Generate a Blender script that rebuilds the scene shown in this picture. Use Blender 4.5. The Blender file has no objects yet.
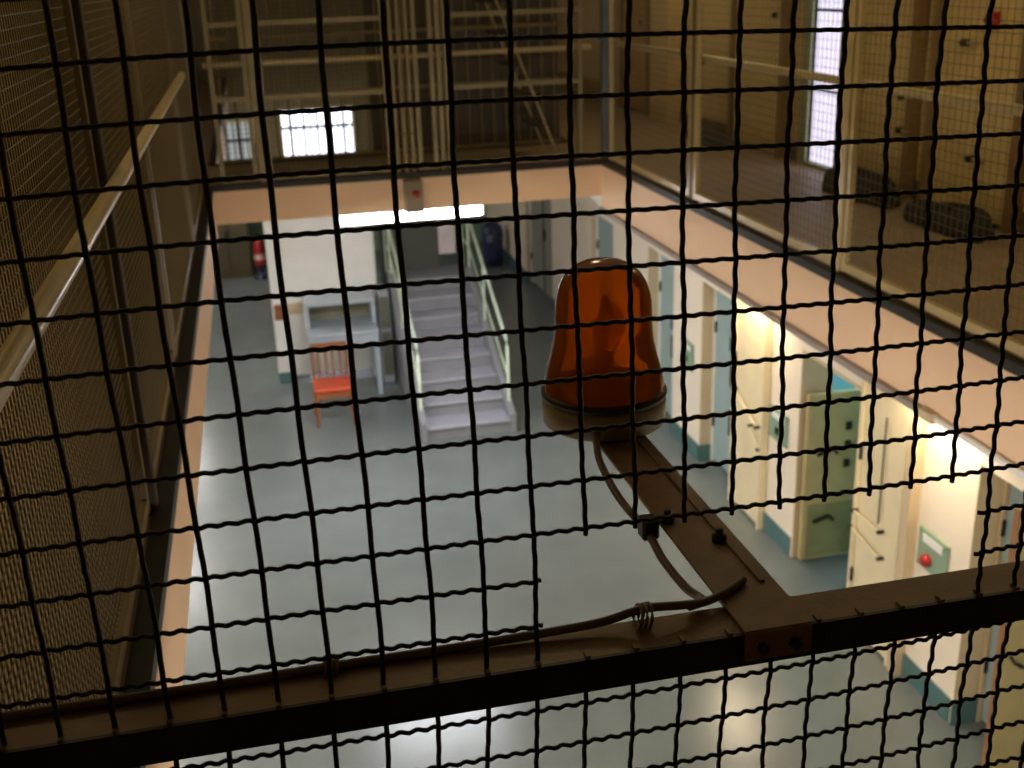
import bpy, math, random
from mathutils import Vector, Matrix
random.seed(7)
PI = math.pi
SC = bpy.context.scene
COL = SC.collection
# ------------------------------------------------------------------ camera, world, exposure
cam = bpy.data.cameras.new('camera'); camo = bpy.data.objects.new('camera', cam); COL.objects.link(camo)
YAW, PITCH, ROLL = 0.211168, 0.348403, -0.035253
cy, sy, cp, sp = math.cos(YAW), math.sin(YAW), math.cos(PITCH), math.sin(PITCH)
FW = Vector((sy*cp, cy*cp, -sp)); R0 = Vector((cy, -sy, 0)); U0 = R0.cross(FW)
RT = R0*math.cos(ROLL) + U0*math.sin(ROLL); UP = U0*math.cos(ROLL) - R0*math.sin(ROLL)
CAM = Vector((-0.33945, -1.22752, 1.42897))
M4 = Matrix((RT, UP, -FW)).transposed().to_4x4(); M4.translation = CAM
camo.matrix_world = M4
cam.sensor_fit = 'HORIZONTAL'; cam.sensor_width = 36.0; cam.lens = 36.0*1136.22/1024
cam.clip_start = 0.02; cam.clip_end = 100
cam.dof.use_dof = True; cam.dof.focus_distance = 1.55; cam.dof.aperture_fstop = 6.5
SC.camera = camo
w = bpy.data.worlds.new('world'); SC.world = w; w.use_nodes = True
w.node_tree.nodes['Background'].inputs[0].default_value = (0.75, 0.85, 1.0, 1)
w.node_tree.nodes['Background'].inputs[1].default_value = 0.6
SC.view_settings.view_transform = 'Standard'; SC.view_settings.look = 'None'
SC.view_settings.gamma = 1.0; SC.view_settings.use_curve_mapping = False
SC.view_settings.exposure = 0.0

# lamp strengths (watts of each kind of lamp in the hall)
P_WALL, P_BRIDGE, P_LEFT, P_UPPER, P_CELL = 11.0, 36.0, 26.0, 12.0, 22.0

# ------------------------------------------------------------------ helpers
def lin(c):
    return tuple(((v/255)/12.92 if v/255 <= .04045 else ((v/255+.055)/1.055)**2.4) for v in c)
MATS = {}
def mat(name, rgb, rough=.6, metal=0., var=.12, scale=6., bump=0., bscale=60., spec=.5):
    if name in MATS: return MATS[name]
    m = bpy.data.materials.new(name); m.use_nodes = True; nt = m.node_tree; b = nt.nodes['Principled BSDF']
    c = lin(rgb)
    tc = nt.nodes.new('ShaderNodeTexCoord')
    n = nt.nodes.new('ShaderNodeTexNoise'); n.inputs['Scale'].default_value = scale; n.inputs['Detail'].default_value = 4
    nt.links.new(tc.outputs['Object'], n.inputs['Vector'])
    r = nt.nodes.new('ShaderNodeValToRGB')
    r.color_ramp.elements[0].position = .3; r.color_ramp.elements[1].position = .7
    r.color_ramp.elements[0].color = (*[v*(1-var) for v in c], 1); r.color_ramp.elements[1].color = (*[min(1, v*(1+var)) for v in c], 1)
    nt.links.new(n.outputs['Fac'], r.inputs['Fac']); nt.links.new(r.outputs['Color'], b.inputs['Base Color'])
    b.inputs['Roughness'].default_value = rough; b.inputs['Metallic'].default_value = metal
    b.inputs['Specular IOR Level'].default_value = spec
    if bump:
        n2 = nt.nodes.new('ShaderNodeTexNoise'); n2.inputs['Scale'].default_value = bscale
        nt.links.new(tc.outputs['Object'], n2.inputs['Vector'])
        bp = nt.nodes.new('ShaderNodeBump'); bp.inputs['Strength'].default_value = bump; bp.inputs['Distance'].default_value = .01
        nt.links.new(n2.outputs['Fac'], bp.inputs['Height']); nt.links.new(bp.outputs['Normal'], b.inputs['Normal'])
    MATS[name] = m; return m
def emat(name, rgb, strength):
    if name in MATS: return MATS[name]
    m = bpy.data.materials.new(name); m.use_nodes = True; nt = m.node_tree; b = nt.nodes['Principled BSDF']
    n = nt.nodes.new('ShaderNodeTexNoise'); n.inputs['Scale'].default_value = 3
    r = nt.nodes.new('ShaderNodeValToRGB'); c = lin(rgb)
    r.color_ramp.elements[0].color = (*[v*.93 for v in c], 1); r.color_ramp.elements[1].color = (*c, 1)
    nt.links.new(n.outputs['Fac'], r.inputs['Fac'])
    nt.links.new(r.outputs['Color'], b.inputs['Emission Color']); nt.links.new(r.outputs['Color'], b.inputs['Base Color'])
    b.inputs['Emission Strength'].default_value = strength
    MATS[name] = m; return m

class MB:
    def __init__(s): s.v = []; s.f = []; s.sm = []
    def add(s, vs, fs, smooth=False):
        o = len(s.v); s.v += [tuple(v) for v in vs]
        for f in fs: s.f.append(tuple(i+o for i in f)); s.sm.append(smooth)
        return s
    def box(s, x0, x1, y0, y1, z0, z1):
        vs = [(x, y, z) for z in (z0, z1) for y in (y0, y1) for x in (x0, x1)]
        return s.add(vs, [(0,2,3,1), (4,5,7,6), (0,1,5,4), (2,6,7,3), (0,4,6,2), (1,3,7,5)])
    def bbox(s, x0, x1, y0, y1, z0, z1, b=.008):      # box with chamfered edges
        X, Y, Z = (x0, x1), (y0, y1), (z0, z1); vs = []; idx = {}
        for i in (0,1):
            for j in (0,1):
                for k in (0,1):
                    for a in range(3):
                        p = [X[i], Y[j], Z[k]]
                        for q, (lo, e) in enumerate(((X, i), (Y, j), (Z, k))):
                            if q != a: p[q] += b if e == 0 else -b
                        idx[i,j,k,a] = len(vs); vs.append(tuple(p))
        fs = []
        for a in range(3):
            u, v = [q for q in range(3) if q != a]
            for e in (0,1):
                cs = []
                for (p, q) in ((0,0),(1,0),(1,1),(0,1)):
                    t = [0,0,0]; t[a] = e; t[u] = p; t[v] = q; cs.append(idx[(*t, a)])
                fs.append(tuple(cs))
            for p in (0,1):
                for q in (0,1):
                    t0 = [0,0,0]; t0[u] = p; t0[v] = q; t1 = list(t0); t1[a] = 1
                    fs.append((idx[(*t0,u)], idx[(*t1,u)], idx[(*t1,v)], idx[(*t0,v)]))
        for i in (0,1):
            for j in (0,1):
                for k in (0,1): fs.append(tuple(idx[i,j,k,a] for a in range(3)))
        return s.add(vs, fs)
    def tube(s, pts, r, n=8, caps=True, smooth=True):
        pts = [Vector(p) for p in pts]; rings = []
        for i, p in enumerate(pts):
            t = (pts[min(i+1, len(pts)-1)] - pts[max(i-1, 0)]).normalized()
            ref = Vector((0,0,1)) if abs(t.z) < .9 else Vector((0,1,0))
            a = t.cross(ref).normalized(); b = t.cross(a)
            rr = r[i] if isinstance(r, (list, tuple)) else r
            rings.append([p + a*math.cos(2*PI*k/n)*rr + b*math.sin(2*PI*k/n)*rr for k in range(n)])
        vs = [v for g in rings for v in g]; fs = []
        for i in range(len(pts)-1):
            for k in range(n): fs.append((i*n+k, i*n+(k+1)%n, (i+1)*n+(k+1)%n, (i+1)*n+k))
        s.add(vs, fs, smooth)
        if caps: s.add(rings[0], [tuple(range(n))]); s.add(rings[-1], [tuple(range(n-1, -1, -1))])
        return s
    def lathe(s, prof, c=(0,0,0), n=32, flute=None):
        c = Vector(c); vs = []; fs = []
        for (r, z) in prof:
            for k in range(n):
                a = 2*PI*k/n; q = r*(flute(a, z) if flute else 1)
                vs.append(c + Vector((q*math.cos(a), q*math.sin(a), z)))
        for i in range(len(prof)-1):
            for k in range(n): fs.append((i*n+k, i*n+(k+1)%n, (i+1)*n+(k+1)%n, (i+1)*n+k))
        return s.add(vs, fs, True)
    def prism(s, poly, axis, a0, a1):                 # polygon extruded along an axis
        def P(p, a):
            q = list(p); q.insert(axis, a); return tuple(q)
        n = len(poly); vs = [P(p, a0) for p in poly] + [P(p, a1) for p in poly]
        fs = [tuple(range(n)), tuple(range(2*n-1, n-1, -1))] + [(i, (i+1)%n, n+(i+1)%n, n+i) for i in range(n)]
        return s.add(vs, fs)
    def build(s, name, m, parent=None, recalc=True):
        me = bpy.data.meshes.new(name); me.from_pydata(s.v, [], s.f)
        me.polygons.foreach_set('use_smooth', s.sm)
        me.materials.append(m); me.validate(); me.update()
        if recalc:
            import bmesh
            bm = bmesh.new(); bm.from_mesh(me); bmesh.ops.recalc_face_normals(bm, faces=bm.faces[:]); bm.to_mesh(me); bm.free()
        o = bpy.data.objects.new(name, me); COL.objects.link(o)
        if parent: o.parent = parent; o.matrix_parent_inverse = Matrix.Translation(-parent.location)
        return o
def tag(o, label=None, cat=None, group=None, kind=None):
    for k, v in (('label', label), ('category', cat), ('group', group), ('kind', kind)):
        if v: o[k] = v
    return o
def thing(name, loc, label, cat, group=None):
    o = bpy.data.objects.new(name, None); COL.objects.link(o); o.location = loc; o.empty_display_size = .05
    return tag(o, label, cat, group)
def struct(o, label=None):
    o['kind'] = 'structure'
    if label: o['label'] = label
    return o
def sroot(name, loc, label=None):
    o = bpy.data.objects.new(name, None); COL.objects.link(o); o.location = loc; o.empty_display_size = .05
    return struct(o, label)
def box(name, m, d, parent=None, b=0):
    mb = MB(); (mb.bbox(*d, b) if b else mb.box(*d)); return mb.build(name, m, parent)
def tube(name, m, pts, r, parent=None, n=8): return MB().tube(pts, r, n).build(name, m, parent)
def area(name, loc, rot, sx, sy, watts, rgb, parent=None):
    l = bpy.data.lights.new(name, 'AREA'); l.shape = 'RECTANGLE'; l.size = sx; l.size_y = sy; l.energy = watts; l.color = rgb
    o = bpy.data.objects.new(name, l); COL.objects.link(o); o.location = loc; o.rotation_euler = rot
    if parent: o.parent = parent; o.matrix_parent_inverse = Matrix.Translation(-parent.location)
    return o

# ------------------------------------------------------------------ materials
m_floor = mat('grey_linoleum', (112, 119, 118), .24, var=.07, scale=2.5, bump=.03, bscale=12)
m_gfloor = mat('worn_brown_linoleum', (150, 132, 108), .5, var=.1, scale=3, bump=.05, bscale=20)
m_fascia = mat('peach_paint', (230, 194, 160), .55, var=.04, scale=1.5, bump=.03)
m_wall = mat('cream_wall_paint', (240, 226, 206), .6, var=.04, scale=1.2, bump=.04, bscale=40)
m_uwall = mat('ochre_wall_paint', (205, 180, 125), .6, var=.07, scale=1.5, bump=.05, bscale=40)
m_ceil = mat('white_ceiling_paint', (225, 222, 212), .7, var=.03)
m_base = mat('blue_green_base_paint', (78, 112, 112), .5, var=.08)
m_jamb = mat('tan_reveal_paint', (205, 184, 150), .6, var=.05)
m_door_b = mat('blue_grey_door_paint', (150, 172, 172), .45, var=.05)
m_door_c = mat('cream_door_paint', (232, 216, 178), .45, var=.05)
m_door_g = mat('olive_green_door_paint', (186, 168, 116), .5, var=.08)
m_door_grey = mat('grey_door_paint', (150, 150, 138), .5, var=.06)
m_white = mat('white_paint', (235, 234, 230), .5, var=.03)
m_steel = mat('dark_steel', (42, 40, 36), .5, .5, var=.2, scale=20)
m_wire = mat('black_painted_wire', (22, 21, 20), .55, .2, var=.3, scale=40, bump=.15, bscale=300)
m_iron = mat('brown_painted_iron', (118, 92, 66), .5, .15, var=.18, scale=14, bump=.1, bscale=120)
m_ironk = mat('black_and_shaded_iron', (30, 27, 24), .5, .2, var=.2, scale=14)
m_cable = mat('brown_cable_sheath', (88, 68, 52), .5, var=.12, scale=30)
m_rail = mat('cream_rail_paint', (196, 176, 130), .3, .1, var=.1, scale=8)
m_post = mat('taupe_post_paint', (118, 104, 74), .5, .1, var=.1, scale=8)
m_postb = mat('blue_grey_post_paint', (96, 104, 108), .5, .1, var=.1, scale=8)
m_mesh = mat('painted_fine_wire', (112, 100, 72), .45, .3, var=.1, scale=8)
m_meshd = mat('dull_fine_wire', (96, 84, 56), .5, .3, var=.1, scale=8)
m_grail = mat('pale_green_rail_paint', (196, 212, 190), .35, .1, var=.06)
m_step = mat('lilac_grey_stair', (158, 158, 170), .5, var=.06, scale=5)
m_stepd = mat('stair_side_grey', (134, 136, 142), .55, var=.06)
m_desk = mat('pale_blue_desk', (172, 182, 192), .4, var=.05)
m_wood = mat('orange_wood', (142, 84, 48), .45, var=.15, scale=10)
m_redseat = mat('red_orange_seat', (192, 74, 42), .6, var=.12, scale=12)
m_navy = mat('navy_plastic', (34, 46, 82), .35, var=.1)
m_red = mat('red_enamel', (168, 30, 30), .35, var=.08)
m_green = mat('pale_green_plate', (138, 164, 138), .4, var=.05)
m_dark = mat('dark_cloth', (40, 38, 34), .9, var=.2, scale=20, bump=.4, bscale=30)
m_grille = mat('grille_bar_paint', (140, 126, 92), .5, .1, var=.1)
m_panel_d = mat('dark_brown_panel', (74, 64, 48), .6, var=.1)
m_lampbody = mat('lamp_housing_white', (225, 225, 222), .4, var=.02)
e_cool = emat('cool_tube_light', (244, 246, 255), 22.0)
e_warm = emat('warm_tube_light', (255, 226, 170), 7.0)
e_dim = emat('dim_warm_bulb', (255, 214, 140), 3.0)
e_win = emat('bright_frosted_pane', (236, 240, 255), 3.2)
e_winl = emat('daylit_lilac_pane', (232, 226, 250), 1.2)
e_wind = emat('dusky_frosted_pane', (200, 208, 206), 0.42)

# ------------------------------------------------------------------ levels and lines of the hall
G = -2.9                       # ground floor; 0 = gallery floor
XL, XR, YB, YB2 = -0.69, 2.298, 7.42, 8.55
WL, WR, WU = -2.05, 3.35, 3.65
YF, YN = 17.6, -2.4
FB = -0.36                     # underside of the galleries
ZC = 2.5

# ground floor
struct(box('floor', m_floor, (WL-.2, 5.2, YN, YF, G-.1, G)))
# lower right wall with its door recesses
NI = [(8.57, 9.30, -1.18, .17), (7.10, 7.85, -1.18, .17), (5.00, 5.93, -1.20, None), (2.85, 3.79, -1.20, .22),
      (10.45, 11.30, -1.2, .12), (13.15, 14.65, -1.2, .12)]
wr = sroot('wall_right', (WR, 8, G), 'cream lower wall with recessed cell doors')
mb = MB(); ys = YN
for (a, b, h, d) in sorted(NI):
    mb.box(WR, 3.6, ys, a, G, FB)
    mb.box(WR, 3.6, a, b, h, FB)
    if d: mb.box(WR+d, 3.6, a, b, G, h)
    ys = b
mb.box(WR, 3.6, ys, YF, G, FB)
mb.build('plaster', m_wall, wr)
# tan reveals facing the viewer at the far side of each recess (thin render coat)
for (a, b, h, d) in NI:
    dd = d or .25
    box('reveal', m_jamb, (WR+.002, WR+dd, b-.006, b+.0, G+.001, h), wr)
# blue-green skirting on the plain stretches and round the recess corners
br = sroot('baseboard_right', (WR, 5, G))
ys = YN
for (a, b, h, d) in sorted(NI):
    box('skirting', m_base, (WR-.012, WR+.004, ys+.02, a, G+.001, G+.16), br)
    if d: box('skirting', m_base, (WR-.012, WR+d, b-.016, b-.007, G+.001, G+.16), br)
    ys = b
box('skirting', m_base, (WR-.012, WR+.004, ys, YF-.02, G+.001, G+.16), br)
# the cell behind the open door
cell = sroot('wall_cell', (4.3, 6, G), 'inside of the open cell, turquoise light put into its wall colour')
m_teal = mat('teal_lit_cell_wall', (140, 198, 205), .6, var=.04)  # turquoise window light is put into the wall colour
MB().box(3.6, 5.1, 7.02, 7.08, G, FB).box(5.05, 5.1, 4.9, 7.02, G, FB).box(3.6, 5.05, 4.86, 4.92, G, FB).box(3.6, 5.1, 4.86, 7.08, FB-.04, FB).build('cell_walls', m_teal, cell)

# lower left wall, far wall, near wall
struct(box('wall_left', m_wall, (WL-.2, WL, YN, YF, G, FB)))
fw = sroot('wall_back', (0, YF, G), 'far end wall with high daylit windows')
W1 = (0.09, 1.21, -1.26, -.54); W2 = (-.87, -.37, -1.27, -.67)
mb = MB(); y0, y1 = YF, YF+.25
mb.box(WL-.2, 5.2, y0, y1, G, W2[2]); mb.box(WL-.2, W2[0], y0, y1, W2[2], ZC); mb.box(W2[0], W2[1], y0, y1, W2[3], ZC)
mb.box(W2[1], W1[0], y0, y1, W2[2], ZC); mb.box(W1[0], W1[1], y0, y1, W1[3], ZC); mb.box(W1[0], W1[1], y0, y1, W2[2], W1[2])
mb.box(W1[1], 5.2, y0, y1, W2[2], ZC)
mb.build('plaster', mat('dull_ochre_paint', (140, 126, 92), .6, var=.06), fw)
box('dado', mat('sage_dado_paint', (130, 156, 136), .6, var=.06), (WL, 3.34, YF-.01, YF-.001, G, -1.35), fw)
struct(box('wall_near', m_uwall, (WL-.2, 5.2, YN-.2, YN, G, ZC)))
# galleries: slabs with painted edges
def slab(name, d, edge, label, FB=FB):
    r = sroot(name, ((d[0]+d[1])/2, (d[2]+d[3])/2, 0), label)
    box('slab', m_ceil, (d[0], d[1], d[2], d[3], FB, -.012), r)
    box('floor_covering', m_gfloor, (d[0], d[1], d[2], d[3], -.012, 0), r)
    for e in edge:
        if e[0] == 'x':
            s = e[1]; X = e[2]
            box('fascia', m_fascia, (min(X, X+s*.02), max(X, X+s*.02), e[3], e[4], FB-.005, -.03), r)
            box('edge_angle', m_steel, (min(X-s*.03, X+s*.026), max(X-s*.03, X+s*.026), e[3], e[4], -.03, .012), r)
        else:
            s = e[1]; Y = e[2]
            box('fascia', m_fascia, (e[3], e[4], min(Y, Y+s*.02), max(Y, Y+s*.02), FB-.005, -.03), r)
            box('edge_angle', m_steel, (e[3], e[4], min(Y-s*.03, Y+s*.026), max(Y-s*.03, Y+s*.026), -.03, .012), r)
    return r
slab('floor_gallery_right', (XR+.02, 5.2, YN, YF, 0, 0), [('x', -1, XR+.02, 0, YB), ('x', -1, XR+.02, YB2, YF)], 'right gallery floor with peach painted edge')
slab('floor_gallery_left', (WL-.2, XL-.02, YN, YF, 0, 0), [('x', 1, XL-.02, 0, YB), ('x', 1, XL-.02, YB2, YF)], 'left gallery floor with peach painted edge')
slab('floor_bridge', (XL-.02, XR+.02, YB+.02, YB2-.02, 0, 0), [('y', -1, YB+.02, XL, XR), ('y', 1, YB2-.02, XL, XR)], 'bridge across the hall with peach painted edge', -.27)
ng = sroot('floor_gallery_near', (0, -1.2, 0), 'near gallery floor under the viewer')
box('slab', m_ceil, (XL-.02, XR+.02, YN, -.06, FB, -.012), ng); box('floor_covering', m_gfloor, (XL-.02, XR+.02, YN, -.06, -.012, 0), ng)
box('fascia', m_fascia, (XL, XR, -.06, -.04, FB, -.001), ng)
# upper walls and ceiling
UD = [(6.18, 6.62), ]   # daylit glazed opening
wu = sroot('wall_gallery_right', (WU, 6, 0), 'ochre upper wall with cell doors')
MB().box(WU, 3.9, YN, 6.18, 0, ZC).box(WU, 3.9, 6.62, YF, 0, ZC).box(WU, 3.9, 6.18, 6.62, 2.2, ZC).build('plaster', m_uwall, wu)
box('pilaster', m_uwall, (WU-.14, WU, 9.25, 9.75, 0, ZC), wu)
box('skirting', mat('brown_skirting', (92, 76, 52), .5), (WU-.012, WU+.004, YN, 6.1, .001, .12), wu)
box('skirting', MATS['brown_skirting'], (WU-.012, WU+.004, 6.75, 9.24, .001, .12), wu)
wl2 = sroot('wall_gallery_left', (WL, 6, 0), 'ochre upper left wall')
box('plaster', m_uwall, (WL-.2, WL, YN, YF, 0, ZC), wl2)
struct(box('ceiling', m_ceil, (WL-.2, 5.2, YN-.2, YF+.2, ZC, ZC+.1)))

# windows
def window(n, W, em, bars, label, rails=()):
    r = sroot('window_%d' % n, ((W[0]+W[1])/2, YF, W[2]), label)
    box('pane', em, (W[0], W[1], YF+.09, YF+.1, W[2], W[3]), r)
    f = .05
    for d in ((W[0]-f, W[1]+f, W[2]-f, W[2]), (W[0]-f, W[1]+f, W[3], W[3]+f), (W[0]-f, W[0], W[2], W[3]), (W[1], W[1]+f, W[2], W[3])):
        box('frame_bar', m_rail, (d[0], d[1], YF-.04, YF+.05, d[2], d[3]), r)
    for z in rails: box('transom', m_steel, (W[0], W[1], YF-.0, YF+.05, z-.02, z+.02), r)
    for k in range(bars):
        x = W[0]+(W[1]-W[0])*(k+1)/(bars+1)
        tube('security_bar', m_steel, [(x, YF-.02, W[2]), (x, YF-.02, W[3])], .009, r, 6)
window(1, W1, e_win, 9, 'wide bright barred window above the far stairs', (-.82,))
window(2, W2, e_wind, 4, 'small dusky barred window left of the bright one', (-.96,))
wd = sroot('window_3', (WU, 6.4, 0), 'tall narrow daylit opening in the gallery wall')
box('pane', e_winl, (3.675, 3.685, 6.18, 6.62, .03, 2.2), wd)
for d in ((6.62, 6.74), (6.12, 6.18)): box('frame_bar', mat('sage_frame_paint', (150, 160, 120), .5), (WU-.02, WU+.2, d[0], d[1], 0, 2.25), wd)
box('frame_bar', MATS['sage_frame_paint'], (WU-.03, WU+.2, 6.18, 6.62, 0, .03), wd)
for k in range(3): box('glazing_bar', m_postb, (3.66, 3.674, 6.18, 6.62, .55*(k+1)-.01, .55*(k+1)+.01), wd)

# ------------------------------------------------------------------ cell doors, lower right
def bolt(parent, x, y0, y1, z, knob=True, zb=None):
    zb = z if zb is None else zb
    tube('bolt', m_door_c, [(x-.03, y0, zb), (x-.03, y1, z)], .008, parent, 6)
    for (yy, zz) in ((y0, zb), (y1, z)):
        tube('bolt_bracket', m_steel, [(x+.002, yy, zz), (x-.045, yy, zz)], .014, parent, 6)
def door(n, label, y0, y1, ztop, x, m, frame=None, bolts=(), plate=None, peep=False, inset=.03):
    r = sroot('door_%d' % n, (x, (y0+y1)/2, G), label)
    lf = box('leaf', m, (x-.04, x-.002, y0+inset, y1-inset, G+.02, ztop-.02), r, .006)
    if frame:
        for d in ((y0, y0+inset-.002), (y1-inset+.002, y1)): box('frame_stile', frame, (x-.06, x-.003, d[0], d[1], G+.001, ztop-.001), r)
    for bz in bolts: bolt(lf, x-.04, *bz)
    for k in (.35, 1.25): tube('hinge', m_steel, [(x-.05, y1-inset, G+k), (x-.05, y1-inset, G+k+.1)], .012, lf, 6)
    if plate: box('lock_plate', m_steel, (x-.052, x-.04, *plate[:2], *plate[2:]), lf)
    return r
door(1, 'blue-grey cell door in the recess nearest the bridge', 8.57, 9.30, -1.18, WR+.17, m_door_b, m_white, plate=(8.75, 8.95, -1.95, -1.82))
door(2, 'blue-grey cell door in the recess with tan reveal behind the amber beacon', 7.10, 7.85, -1.18, WR+.17, m_door_b, m_white, plate=(7.3, 7.5, -1.72, -1.6))
for n, dz in ((1, -2.1), (2, -1.9), (2, -2.35)):
    d_ = [q for q in bpy.data.objects['door_%d' % n].children if q.name.startswith('leaf')][0]; yy = 8.8 if n == 1 else 7.36
    tube('handle', m_steel, [(WR+.13, yy, dz+.14), (WR+.08, yy, dz+.12), (WR+.08, yy, dz-.1), (WR+.13, yy, dz-.12)], .012, d_, 6)
# door C : cream leaf folded flat against the wall
door(3, 'cream cell door under the first wall lamp, bolts drawn', 6.42, 7.02, -1.0, WR-.001, m_door_c, m_door_c, bolts=((6.95, 6.5, -2.03, True, -1.86), (6.62, 6.45, -2.2, True, -2.06)))
# door D : open green leaf standing in the doorway
d4 = sroot('door_4', (WR, 5.45, G), 'olive green cell door standing open into the teal cell')
l4 = box('leaf', m_door_g, (WR+.02, WR+.50, 5.83, 5.875, G+.02, -1.53), d4, .008)
for z in (-2.0, -2.55): tube('hinge', m_steel, [(WR+.10, 5.80, z), (WR+.22, 5.80, z+.04), (WR+.26, 5.80, z)], .014, l4, 6)
for z in (-1.8, -1.95, -2.1): box('lock_box', m_steel, (WR+.33, WR+.37, 5.81, 5.83, z-.03, z+.03), l4)
box('kick_plate', mat('dull_green_plate', (138, 136, 92), .5), (WR+.06, WR+.45, 5.822, 5.83, -2.85, -2.42), l4)
box('frame_stile', m_door_g, (WR, WR+.24, 5.0, 5.03, G, -1.20), d4); box('frame_head', m_jamb, (WR, WR+.24, 5.03, 5.92, -1.23, -1.2), d4)
door(5, 'cream cell door with long bolts beneath the second wall lamp', 4.42, 4.98, -1.06, WR-.001, m_door_c, m_door_c, bolts=((4.95, 4.62, -2.02, True, -2.02), (4.97, 4.6, -2.2, True, -2.15)))
box('frame_post', m_jamb, (WR-.07, WR-.001, 4.32, 4.40, G, -.9), bpy.data.objects['door_5'])
tube('draw_rod', m_steel, [(WR-.06, 4.66, -1.25), (WR-.06, 4.66, -1.98)], .006, bpy.data.objects['door_5'], 6)
door(6, 'pale blue cell door in the recess at the right edge', 2.85, 3.79, -1.20, WR+.22, m_door_b, m_jamb, plate=(3.3, 3.42, -1.9, -1.7))
# shutter leaf of the nearest recess, olive, standing ajar
d6 = bpy.data.objects['door_6']
sl = box('shutter_leaf', m_door_g, (3.245, WR+.165, 3.29, 3.33, G+.02, -1.23), d6, .006)
box('leaf_edge', mat('rusty_edge_paint', (150, 104, 66), .5), (3.239, 3.2448, 3.288, 3.332, G+.02, -1.23), sl)
tube('shutter_handle', m_steel, [(WR-.05, 3.29, -2.1), (WR-.05, 3.25, -2.12), (WR+.02, 3.25, -2.16), (WR+.02, 3.29, -2.18)], .01, sl, 6)
door(7, 'pale door in white frame beyond the bridge', 10.45, 11.30, -1.2, WR+.12, m_door_b, m_white)
door(8, 'wide grey double door far down the lower wall', 13.15, 14.65, -1.2, WR+.12, m_door_grey, m_white)
d8 = bpy.data.objects['door_8']
box('meeting_rail', m_panel_d, (WR+.07, WR+.078, 13.88, 13.92, G+.02, -1.22), d8); box('lock_plate', m_steel, (WR+.06, WR+.078, 13.8, 13.9, -2.1, -1.95), d8)

# switch plates beside the doors
def plate(y, z, label, knob):
    t = thing('switch_plate', (WR, y, z), label, 'switch plate', 'green switch plates by the cell doors')
    box('backplate', m_green, (WR-.02, WR-.002, y-.15, y+.15, z-.13, z+.13), t, .006)
    box('label_card', m_white, (WR-.024, WR-.0205, y-.1, y+.1, z+.05, z+.1), t)
    if knob:
        k = MB().lathe([(0, 0), (.035, 0), (.042, .02), (.03, .04), (0, .042)], n=16).build('knob', m_red, t)
        k.matrix_parent_inverse = Matrix.Identity(4); k.rotation_euler = (0, -PI/2, 0); k.location = (-.02, .03, -.05)
    else: box('rocker', m_steel, (WR-.03, WR-.0205, y-.03, y+.03, z-.07, z-.01), t, .003)
    for (a, b) in ((-.13, -.11), (.13, -.11), (-.13, .11), (.13, .11)): tube('screw', m_steel, [(WR-.02, y+a, z+b), (WR-.024, y+a, z+b)], .006, t, 6)
plate(4.12, -1.93, 'pale green switch plate with red knob between the two nearest recesses', True)
plate(6.23, -1.92, 'pale green switch plate left of the open olive door', False)
plate(8.16, -1.95, 'pale green switch plate right of the blue-grey door nearest the bridge', False)

# ------------------------------------------------------------------ lamps
def wall_lamp(y, label, L=.62):
    t = thing('wall_lamp', (WR, y, -.8), label, 'lamp', 'fluorescent lamps along the lower walls')
    box('housing', m_lampbody, (WR-.05, WR-.001, y-L/2, y+L/2, -.97, -.85), t, .006)
    MB().tube([(WR-.085, y-L/2+.03, -.93), (WR-.085, y+L/2-.03, -.93)], .026, 12).build('tube', e_warm, t)
    for s in (-1, 1): box('end_cap', m_lampbody, (WR-.12, WR-.05, y+s*(L/2-.015)-.015, y+s*(L/2-.015)+.015, -.965, -.89), t)
    area('lamp_light', (WR-.13, y, -.965), (0, math.radians(12), 0), .08, L, P_WALL, (1, .80, .52), t)
wall_lamp(6.55, 'fluorescent wall lamp above the cream door behind the amber beacon')
wall_lamp(4.12, 'fluorescent wall lamp above the plate with the red knob')
BL = -.27
t = thing('ceiling_lamp', (.85, 8.0, BL), 'long bright fluorescent lamp under the bridge before the stairs', 'lamp')
box('housing', m_lampbody, (.24, 1.44, 7.92, 8.08, -.38, -.335), t)
for x in (.4, 1.28): tube('hanger', m_lampbody, [(x, 8, -.335), (x, 8, BL-.001)], .012, t, 6)
MB().prism([(7.92, -.381), (8.08, -.381), (8.06, -.46), (7.94, -.46)], 0, .26, 1.42).build('diffuser', e_cool, t)
for x in (.25, 1.43): box('end_cap', m_lampbody, (x-.008, x+.008, 7.925, 8.075, -.46, -.381), t)
area('lamp_light', (.84, 8.0, -.475), (0, 0, 0), 1.1, .1, P_BRIDGE, (.92, .95, 1.0), t)
for k, y in enumerate((1.2, 4.2, 7.0, 11.5, 15.0)):
    t = thing('ceiling_lamp', (-1.78, y, FB), ['fluorescent lamp under the left gallery nearest the viewer', 'fluorescent lamp under the left gallery, second from the viewer', 'fluorescent lamp under the left gallery by the bridge', 'fluorescent lamp under the left gallery beyond the bridge', 'fluorescent lamp under the left gallery at the far end'][k], 'lamp', 'fluorescent lamps under the left gallery')
    box('housing', m_lampbody, (-1.86, -1.70, y-.6, y+.6, FB-.03, FB-.001), t)
    MB().prism([(-1.85, FB-.031), (-1.71, FB-.031), (-1.73, FB-.1), (-1.83, FB-.1)], 1, y-.58, y+.58).build('diffuser', e_cool, t)
    area('lamp_light', (-1.70, y, FB-.13), (0, -math.radians(52), 0), .12, 1.1, P_LEFT*(.5 if y > 8 else 1), (1, .93, .82), t)
t = thing('ceiling_lamp', (.8, -.7, FB), 'added fluorescent lamp under the near gallery, lighting the bridge front', 'lamp')  # added unseen lamp, gives the bridge edge more light from the front
box('housing', m_lampbody, (.2, 1.4, -.78, -.62, FB-.03, FB-.001), t)
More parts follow.
